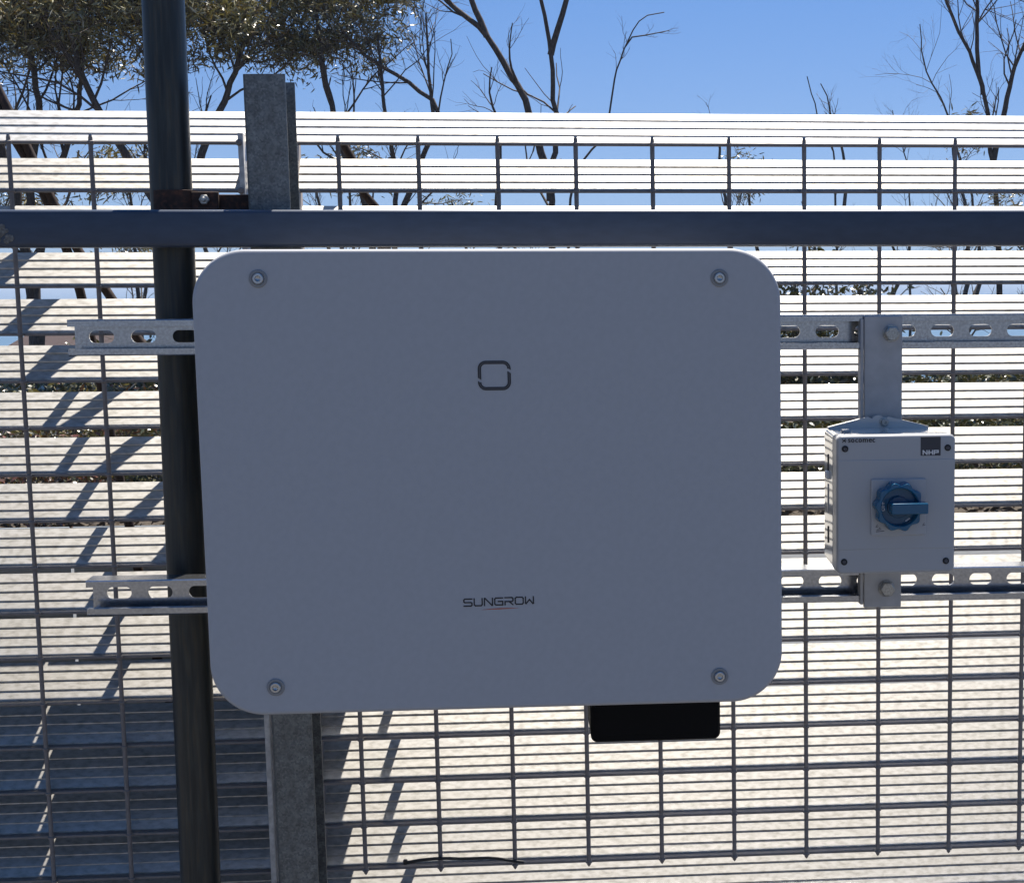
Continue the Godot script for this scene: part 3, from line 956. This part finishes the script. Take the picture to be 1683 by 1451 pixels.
func build_trees() -> void:
	leaf_long = leaf_mesh(0.085)
	leaf_round = leaf_mesh(0.2)
	var g := -0.9   # the ground falls away behind the path
	# --- three gum trees with crowns, upper left
	var c1 := clumps_in(Vector3(-5.6, 4.5, -13.2), Vector3(1.9, 1.0, 1.3), 230, 0.30, 0.2)
	c1.append_array(clumps_in(Vector3(-4.3, 4.05, -13.0), Vector3(1.1, 0.6, 1.0), 130, 0.26, 0.1))
	tree("gum_tree", "bushy gum tree with dense olive crown left of the round pole", "leafy gum trees beyond the fence", Vector3(-4.6, g, -13.2), [
		[[[-4.6, g, -13.2], [-4.55, 1.2, -13.2], [-4.75, 2.6, -13.2], [-5.0, 3.6, -13.2], [-5.6, 5.0, -13.3]], 0.075, 0.02, 9, 1.3],
		[[[-4.6, 1.4, -13.2], [-4.3, 2.5, -13.1], [-4.0, 3.3, -13.0], [-3.9, 4.3, -13.0]], 0.045, 0.014, 9, 1.2],
		[[[-4.62, 2.0, -13.2], [-4.45, 2.8, -13.0], [-4.30, 3.3, -12.8], [-4.5, 4.4, -12.7]], 0.045, 0.02, 8, 1.1],
		[[[-4.7, 2.4, -13.2], [-5.0, 3.0, -13.1], [-5.5, 3.7, -13.0]], 0.05, 0.02, 8, 1.1]], M.bark, 2, [c1, 92, 0.088, 0, leaf_long])
	var c2 := clumps_in(Vector3(-3.3, 4.4, -12.6), Vector3(1.15, 0.85, 1.0), 190, 0.28, 0.15)
	c2.append_array(clumps_in(Vector3(-2.5, 4.1, -12.8), Vector3(0.7, 0.5, 0.8), 70, 0.22, 0.1))
	tree("gum_tree", "leafy gum tree directly behind the top of the round pole", "leafy gum trees beyond the fence", Vector3(-3.1, g, -12.6), [
		[[[-3.1, g, -12.6], [-3.15, 1.4, -12.6], [-3.05, 2.6, -12.6], [-3.2, 3.4, -12.6], [-3.3, 4.8, -12.6]], 0.062, 0.02, 9, 1.2],
		[[[-3.1, 1.8, -12.6], [-2.75, 2.8, -12.6], [-2.55, 3.3, -12.7], [-2.3, 4.0, -12.8]], 0.05, 0.02, 9, 1.0],
		[[[-3.08, 2.1, -12.6], [-3.5, 2.9, -12.5], [-3.75, 3.4, -12.4], [-3.9, 4.1, -12.3]], 0.045, 0.02, 8, 1.0]], M.bark, 2, [c2, 92, 0.085, 0, leaf_long])
	var c3 := clumps_in(Vector3(-1.75, 4.5, -13.4), Vector3(0.95, 0.75, 0.9), 150, 0.27, 0.15)
	c3.append_array(clumps_in(Vector3(-1.95, 3.95, -13.2), Vector3(0.5, 0.3, 0.6), 34, 0.2, 0.1))
	c3.append_array(clumps_in(Vector3(-1.05, 4.45, -13.3), Vector3(0.45, 0.3, 0.5), 30, 0.2, 0.1))
	c3.append_array(clumps_in(Vector3(-1.15, 3.95, -13.3), Vector3(0.55, 0.25, 0.5), 9, 0.16, 0.1))
	tree("gum_tree", "gum tree with thinning crown right of the channel post", "leafy gum trees beyond the fence", Vector3(-1.2, g, -13.2), [
		[[[-1.2, g, -13.2], [-1.22, 1.6, -13.2], [-1.26, 2.31, -13.1], [-1.48, 2.907, -13.0], [-1.544, 3.227, -13.0], [-1.627, 3.673, -13.0], [-1.75, 4.6, -13.2]], 0.055, 0.018, 9, 1.0],
		[[[-1.1, 1.8, -13.1], [-0.72, 2.7, -13.0], [-0.518, 3.232, -13.0], [-0.693, 3.445, -13.0], [-0.929, 3.608, -13.0], [-1.222, 3.794, -13.0], [-1.5, 4.1, -13.0]], 0.036, 0.012, 10, 0.8],
		[[[-0.56, 3.1, -13.0], [-0.60, 3.623, -13.0], [-0.62, 4.2, -13.0]], 0.022, 0.008, 9, 0.7],
		[[[-1.0, 1.7, -13.0], [-0.95, 2.6, -13.0], [-1.05, 3.3, -13.0], [-1.1, 4.0, -13.1]], 0.03, 0.012, 9, 0.8]], M.bark, 2, [c3, 74, 0.085, 0, leaf_long])
	# lower foliage seen through the gaps
	var low := [[Vector3(-3.8, 2.75, -14.0), Vector3(0.55, 0.28, 0.5), 34], [Vector3(-1.55, 2.75, -14.2), Vector3(0.5, 0.22, 0.5), 30], [Vector3(-4.8, 2.3, -13.6), Vector3(0.5, 0.28, 0.5), 30], [Vector3(-2.7, 2.2, -14.6), Vector3(0.5, 0.25, 0.5), 16]]
	var lowl := ["small bushy gum sapling showing through the second gap left of the pole", "small bushy gum sapling showing through the second gap right of the post", "small bushy gum sapling showing through the gap above the rail's left end", "small sparse gum sapling showing behind the channel post"]
	for k in 4:
		var b := Vector3(low[k][0].x, g, low[k][0].z)
		tree("gum_sapling", lowl[k], "bushy gum saplings beyond the fence", b, [[[[b.x, g, b.z], [b.x + 0.06, 0.8, b.z], [b.x, low[k][0].y, b.z]], 0.04, 0.012, 6, 0.7]], M.bark_grey, 1, [clumps_in(low[k][0], low[k][1], low[k][2], 0.2, 0.1), 44, 0.09, 0, leaf_long])
	# --- bare trees, centre
	tree("bare_tree", "bare dark tree with forked trunk above the middle of the fence", "leafless trees beyond the fence", Vector3(0.62, g, -13), [
		[[[0.62, g, -13], [0.604, 1.886, -13], [0.591, 2.372, -13], [0.627, 2.855, -13], [0.643, 3.239, -13], [0.606, 3.81, -13], [0.521, 4.34, -13], [0.42, 5.1, -13]], 0.056, 0.013, 7, 0.9, 0.55],
		[[[0.591, 2.372, -13], [0.505, 2.855, -13], [0.387, 3.238, -13], [0.27, 3.511, -13], [-0.025, 3.981, -13], [-0.408, 4.329, -13], [-0.669, 4.675, -13], [-1.1, 5.2, -13]], 0.044, 0.013, 7, 0.8, 0.5],
		[[[-0.025, 3.981, -13], [-0.169, 4.332, -13], [-0.253, 4.681, -13], [-0.3, 5.2, -13]], 0.034, 0.012, 4, 0.7],
		[[[0.606, 3.81, -13], [0.762, 4.343, -13], [0.856, 4.696, -13], [0.95, 5.2, -13]], 0.035, 0.012, 4, 0.7],
		[[[0.30, 3.45, -13], [0.20, 3.75, -12.9], [0.23, 4.1, -12.9]], 0.016, 0.005, 3, 0.4],
		[[[0.05, 2.3, -13.1], [0.09, 3.1, -13.1], [-0.02, 3.45, -13.1], [0.02, 3.7, -13.1]], 0.03, 0.006, 6, 0.5, 0.6]], M.bark, 1, [])
	tree("bare_tree", "single thin bare tree with twigs bending right against the open sky", "leafless trees beyond the fence", Vector3(0.7, g, -13), [
		[[[0.7, g, -13], [0.78, 2.2, -13], [0.932, 2.784, -13], [1.086, 2.947, -13], [1.198, 3.248, -13], [1.243, 3.577, -13], [1.367, 3.936, -13], [1.489, 4.145, -13], [1.581, 4.205, -13], [1.746, 4.236, -13]], 0.027, 0.005, 5, 0.3, 0.75],
		[[[1.355, 3.9, -13], [1.42, 3.99, -13], [1.55, 4.009, -13], [1.795, 4.059, -13]], 0.009, 0.004, 4, 0.25]], M.bark, 1, [])
	# --- bare trees, right
	tree("bare_tree", "tallest bare tree of the right-hand group, leaving the frame top", "leafless trees beyond the fence", Vector3(5.3, g, -13), [
		[[[5.3, g, -13], [5.25, 1.4, -13], [5.207, 2.376, -13], [5.118, 2.871, -13], [5.089, 3.264, -13], [4.918, 3.788, -13], [4.753, 4.089, -13], [4.62, 4.389, -13], [4.518, 4.747, -13], [4.4, 5.3, -13]], 0.043, 0.011, 16, 0.75, 0.5],
		[[[5.03, 3.45, -13], [4.953, 3.909, -13], [4.955, 4.393, -13], [4.948, 4.8, -13], [4.9, 5.3, -13]], 0.026, 0.009, 14, 0.75],
		[[[5.15, 2.75, -13], [5.261, 3.302, -13], [5.353, 3.73, -13], [5.485, 4.036, -13], [5.7, 4.6, -13]], 0.034, 0.011, 12, 0.8]], M.bark, 2, [])
	tree("bare_tree", "fine twiggy bare tree left of the tallest right-hand one", "leafless trees beyond the fence", Vector3(4.9, g, -13.3), [
		[[[4.9, g, -13.3], [4.853, 2.376, -13.3], [4.76, 3.238, -13.3], [4.58, 3.602, -13.3], [4.48, 3.844, -13.3], [4.44, 4.2, -13.3]], 0.034, 0.005, 22, 0.75, 0.45]], M.bark_grey, 2, [])
	tree("bare_tree", "small twiggy bare tree standing alone near three quarters across the sky", "leafless trees beyond the fence", Vector3(3.55, g, -13), [
		[[[3.55, g, -13], [3.521, 1.88, -13], [3.478, 2.865, -13], [3.317, 3.23, -13], [3.251, 3.45, -13], [3.2, 3.62, -13]], 0.03, 0.005, 7, 0.3, 0.6],
		[[[3.53, 1.9, -13], [3.62, 2.5, -13], [3.56, 2.95, -13], [3.442, 3.23, -13], [3.408, 3.43, -13], [3.34, 3.55, -13]], 0.024, 0.005, 7, 0.3, 0.6]], M.bark_grey, 1, [])
	tree("bare_tree", "low twiggy bare tree between the small and the tall right-hand ones", "leafless trees beyond the fence", Vector3(4.35, g, -13.1), [
		[[[4.35, g, -13.1], [4.31, 2.313, -13.1], [4.237, 2.868, -13.1], [4.167, 3.1, -13.1], [4.113, 3.3, -13.1]], 0.024, 0.004, 14, 0.5, 0.5]], M.bark_grey, 2, [])
	tree("bare_tree", "bare tree whose hanging branches enter at the top right corner", "leafless trees beyond the fence", Vector3(6.6, g, -12.6), [
		[[[6.6, g, -12.6], [6.55, 2.5, -12.6], [6.4, 4.2, -12.6], [6.2, 5.4, -12.6]], 0.07, 0.03, 6, 1.0, 0.5],
		[[[6.35, 4.3, -12.6], [5.9, 4.3, -12.6], [5.5, 4.35, -12.6], [5.1, 4.5, -12.6]], 0.03, 0.008, 10, 0.6],
		[[[6.42, 3.9, -12.6], [5.8, 3.98, -12.6], [5.4, 4.25, -12.6]], 0.025, 0.008, 8, 0.5]], M.bark, 2, [])
	# background trunks low down across the gaps
	var xs := [-4.0, -3.45, -2.1, -0.45, 0.2, 2.7, 3.1, 3.95, 4.6, 5.6, 5.9]
	for k in xs.size():
		var x: float = xs[k]
		var z := -15.0 - 0.5 * (k % 4)
		var h := 2.1 + 0.45 * ((k * 7) % 4)
		tree("scrub_tree", "slim scrub tree with a leafy top, seen only between the slats" if k % 3 == 0 else "slim leafless scrub tree, seen only between the slats", "slim scrub trees beyond the fence", Vector3(x, g, z), [
			[[[x, g, z], [x - 0.05, 0.9, z], [x + 0.12, 1.7, z], [x - 0.1, h, z]], 0.05, 0.012, 8, 0.7, 0.4]], M.bark_grey, 2, [] if k % 3 else [clumps_in(Vector3(x, h - 0.15, z), Vector3(0.45, 0.3, 0.45), 14, 0.18, 0.1), 40, 0.085, 0, leaf_long])
	# broad dark hedge mass right of centre
	var hb := Vector3(2.75, g, -10.4)
	tree("scrub_bush", "broad dark olive bush filling the gaps right of the inverter", "", hb, [
		[[[hb.x, g, hb.z], [hb.x, 0.2, hb.z], [hb.x - 0.2, 1.4, hb.z]], 0.06, 0.02, 8, 0.8, 0.2], [[[hb.x, g, hb.z], [hb.x + 0.3, 0.4, hb.z], [hb.x + 0.4, 1.5, hb.z]], 0.05, 0.02, 8, 0.7, 0.2]], M.bark_grey, 1,
		[clumps_in(Vector3(2.75, 0.85, -10.4), Vector3(0.85, 0.95, 0.7), 230, 0.24, 0.3), 40, 0.06, 1, leaf_round], "bush")
	var rb := Vector3(5.2, g, -11.5)
	tree("scrub_bush", "brownish bush below the tall bare trees at the right edge", "", rb, [
		[[[rb.x, g, rb.z], [rb.x, 0.6, rb.z], [rb.x - 0.1, 2.2, rb.z]], 0.06, 0.02, 10, 0.7, 0.3]], M.bark_grey, 2,
		[clumps_in(Vector3(5.25, 2.2, -11.6), Vector3(0.6, 0.45, 0.5), 46, 0.2, 0.1), 40, 0.07, 0, leaf_long], "bush")

func build_scrub() -> void:
	var protos := [shrub(1), shrub(0), shrub(2)]
	var n := 0
	for row in 7:
		var z := -7.6 - row * 1.25
		for k in 13:
			var kind := 0 if rng.randf() < 0.6 else (1 if rng.randf() < 0.6 else 2)
			var x := -5.2 + k * 1.0 + rng.randf_range(-0.3, 0.3)
			var zz := z + rng.randf_range(-0.4, 0.4)
			var o: Node3D = protos[kind]
			if n > 2:
				o = protos[kind].duplicate()
				o.name = numbered("shrub")
				add_child(o, true)
			else:
				o = protos[n]
			n += 1
			o.position = Vector3(x, ground_at(zz), zz)
			o.rotation.y = rng.randf() * TAU
			o.scale = Vector3.ONE * (rng.randf_range(0.55, 0.95) + row * 0.09)

func ground_at(z: float) -> float:
	if z > -6.6:
		return 0.0
	if z > -30.0:
		return lerpf(0.0, -1.2, smoothstep(-6.6, -30.0, z))
	return lerpf(-1.2, -22.0, clampf((-30.0 - z) / 260.0, 0, 1))

func build_house(label: String, x: float, z: float, w: float, d: float, wall_h: float, ridge: float, roof: Material) -> void:
	var g := ground_at(z)
	var t := thing("house", label, "house", Vector3(x, g, z))
	var st := new_st()
	box(st, Vector3(0, wall_h / 2, 0), Vector3(w, wall_h, d), 0.02)
	put("wall", done(st), M.render, t)
	st = new_st()
	st.set_smooth_group(-1)
	var e := 0.5
	var a := Vector3(-w / 2 - e, wall_h, d / 2 + e)
	var b := Vector3(w / 2 + e, wall_h, d / 2 + e)
	var c := Vector3(w / 2 + e, wall_h, -d / 2 - e)
	var f := Vector3(-w / 2 - e, wall_h, -d / 2 - e)
	var r0 := Vector3(-w / 2 + d * 0.42, ridge, 0)
	var r1 := Vector3(w / 2 - d * 0.42, ridge, 0)
	quad(st, a, b, r1, r0); quad(st, c, f, r0, r1); tri(st, b, c, r1); tri(st, f, a, r0); quad(st, a, f, c, b)
	put("roof", done(st), roof, t)
	for k in 3:
		st = new_st()
		box(st, Vector3((k - 1) * w * 0.3, wall_h * 0.55, d / 2 + 0.01), Vector3(1.4, 1.2, 0.08), 0.01)
		put("window", done(st), M.glass, t)

func build_setting() -> void:
	# yard on the camera's side and path behind the fence, one sheet; then scrub ground falling to the sea
	var st := new_st()
	st.set_smooth_group(0)
	quad(st, Vector3(-40, 0, 40), Vector3(40, 0, 40), Vector3(40, 0, -1.0), Vector3(-40, 0, -1.0))
	structure("yard", done(st), M.yard)
	st = new_st()
	quad(st, Vector3(-40, 0, -1.0), Vector3(40, 0, -1.0), Vector3(40, 0, -6.6), Vector3(-40, 0, -6.6))
	structure("path", done(st), M.path)
	st = new_st()
	st.set_smooth_group(1)
	var zs := [-6.6, -8.0, -10.0, -13.0, -17.0, -22.0, -30.0, -50.0, -90.0, -160.0, -290.0, -420.0]
	for k in zs.size() - 1:
		for i in 40:
			var sx := 400.0
			var xa := -sx + i * sx / 20.0
			var xb := xa + sx / 20.0
			quad(st, Vector3(xa, ground_at(zs[k]), zs[k]), Vector3(xb, ground_at(zs[k]), zs[k]), Vector3(xb, ground_at(zs[k + 1]), zs[k + 1]), Vector3(xa, ground_at(zs[k + 1]), zs[k + 1]))
	structure("terrain", done(st), M.soil)
	st = new_st()
	quad(st, Vector3(-9000, -18.0, -200), Vector3(9000, -18.0, -200), Vector3(9000, -18.0, -14000), Vector3(-9000, -18.0, -14000))
	structure("sea", done(st), M.sea)
	# leaf litter and twigs on the scrub floor
	var mm := MultiMesh.new()
	mm.transform_format = MultiMesh.TRANSFORM_3D
	mm.use_colors = true
	mm.mesh = leaf_mesh(0.16)
	mm.instance_count = 14000
	for i in mm.instance_count:
		var z := -6.5 - 8.0 * pow(rng.randf(), 1.3)
		var s := rng.randf_range(0.05, 0.12)
		var b := Basis(Vector3.UP, rng.randf() * TAU) * Basis(Vector3(1, 0, 0), rng.randf_range(-0.6, 0.6)) * Basis(Vector3(0, 0, 1), rng.randf_range(-0.3, 0.4))
		mm.set_instance_transform(i, Transform3D(b.scaled_local(Vector3(s, s, s)), Vector3(rng.randf_range(-6, 8), ground_at(z) + rng.randf_range(0.005, 0.04), z)))
		mm.set_instance_color(i, Color(0.05, 0.035, 0.02).lerp(Color(0.2, 0.15, 0.1), pow(rng.randf(), 2.0)))
	var o := MultiMeshInstance3D.new()
	o.name = "leaf_litter"
	o.multimesh = mm
	o.material_override = M.litter
	add_child(o, true)
	tag(o, "dry brown leaf litter on the ground beyond the path", "leaf litter")
	o.set_meta("kind", "stuff")

# ---------------------------------------------------------------- scene
# clear sky after the CIE standard clear sky: brightest round the sun and at the horizon, deepest blue away from the sun
func clear_sky(s: Vector3) -> ImageTexture:
	var w := 256
	var h := 128
	var im := Image.create(w, h, false, Image.FORMAT_RGBF)
	for y in h:
		var el := (0.5 - (y + 0.5) / h) * PI
		for x in w:
			var az := (x + 0.5) / w * TAU
			var d := Vector3(sin(az) * cos(el), sin(el), -cos(az) * cos(el))
			var up := maxf(d.y, 0.0)
			var chi := acos(clampf(d.dot(s), -1, 1))
			var phi := 1.0 - exp(-0.32 / maxf(up, 0.02))
			var f := 0.91 + 10.0 * exp(-3.0 * chi) + 0.45 * cos(chi) * cos(chi)
			var l := phi * f
			var deep := Color(0.30, 0.80, 2.0)
			var pale := Color(1.1, 1.5, 1.95)
			var c := deep.lerp(pale, clampf(pow(1.0 - up, 8.0) + 0.25 * exp(-4.0 * chi), 0, 1))
			if el < 0.0:
				c = c.lerp(Color(0.4, 0.42, 0.42), clampf(-el * 6.0, 0, 1))
			im.set_pixel(x, y, c * l)
	return ImageTexture.create_from_image(im)

func _ready() -> void:
	rng.seed = 20240611
	# camera: 34 degree view, lens shifted because the picture is cropped from a wider frame
	var cam := Camera3D.new()
	cam.name = "camera"
	add_child(cam, true)
	cam.transform = Transform3D(Basis(Vector3(0.9964461, -0.00362678, 0.08415466), Vector3(0.01297261, 0.99376067, -0.11077654), Vector3(-0.08322783, 0.11147456, 0.990276)).orthonormalized(), Vector3(0.22092864, 1.6, 1.9102238))
	var near := 0.05
	cam.projection = Camera3D.PROJECTION_FRUSTUM
	cam.near = near
	cam.far = 20000.0
	cam.size = near * 1451.0 / 2400.0
	cam.frustum_offset = Vector2(-208.5 / 2400.0 * near, 0.0)
	cam.current = true
	var env := Environment.new()
	env.background_mode = Environment.BG_SKY
	var sky := Sky.new()
	var sm := PanoramaSkyMaterial.new()
	sm.panorama = clear_sky(Vector3(0.113, 0.9325, -0.3428).normalized())
	sm.energy_multiplier = SKY
	sky.sky_material = sm
	env.sky = sky
	env.tonemap_mode = Environment.TONE_MAPPER_LINEAR
	env.tonemap_exposure = 2.0
	env.sdfgi_enabled = true
	env.ssao_enabled = true
	env.ssil_enabled = true
	env.fog_enabled = true
	env.fog_density = 0.0006
	env.fog_light_color = lin(0.5, 0.6, 0.75)
	var we := WorldEnvironment.new()
	we.name = "world_environment"
	we.environment = env
	add_child(we, true)
	var sun := DirectionalLight3D.new()
	sun.name = "sun"
	sun.light_energy = 1.6
	sun.light_color = Color(1.0, 0.965, 0.91)
	sun.light_angular_distance = 0.5
	sun.shadow_enabled = true
	add_child(sun, true)
	var s := Vector3(0.113, 0.9325, -0.3428)      # towards the sun: high, behind the fence, a little to the right
	sun.look_at_from_position(s * 10.0, Vector3.ZERO, Vector3.RIGHT)
	make_materials()
	build_setting()
	build_house("distant house with a red-brown hip roof above the sea", -23.4, -80.0, 8.0, 5.5, 2.4, 4.5, M.roof)
	build_house("distant house with a grey-brown roof just left of the round pole", -17.9, -84.0, 6.5, 6.0, 2.4, 4.6, M.bark_grey)
	build_trees()
	build_scrub()
	build_louvre()
	var rods := []
	for i in 7:
		rods.append(-0.4067 - 0.1 * (i - 2))
	build_grating("left steel grating panel ending at the channel post", [-1.05, -0.1215], rods, -0.1215)
	rods = []
	for i in 15:
		rods.append(0.1 * i)
	build_grating("right steel grating panel behind the inverter and the switch", [-0.058, 1.5], rods, -0.058)
	build_frame()
	build_struts()
	build_behind()
	build_inverter()
	build_isolator()
	build_zip_tie()
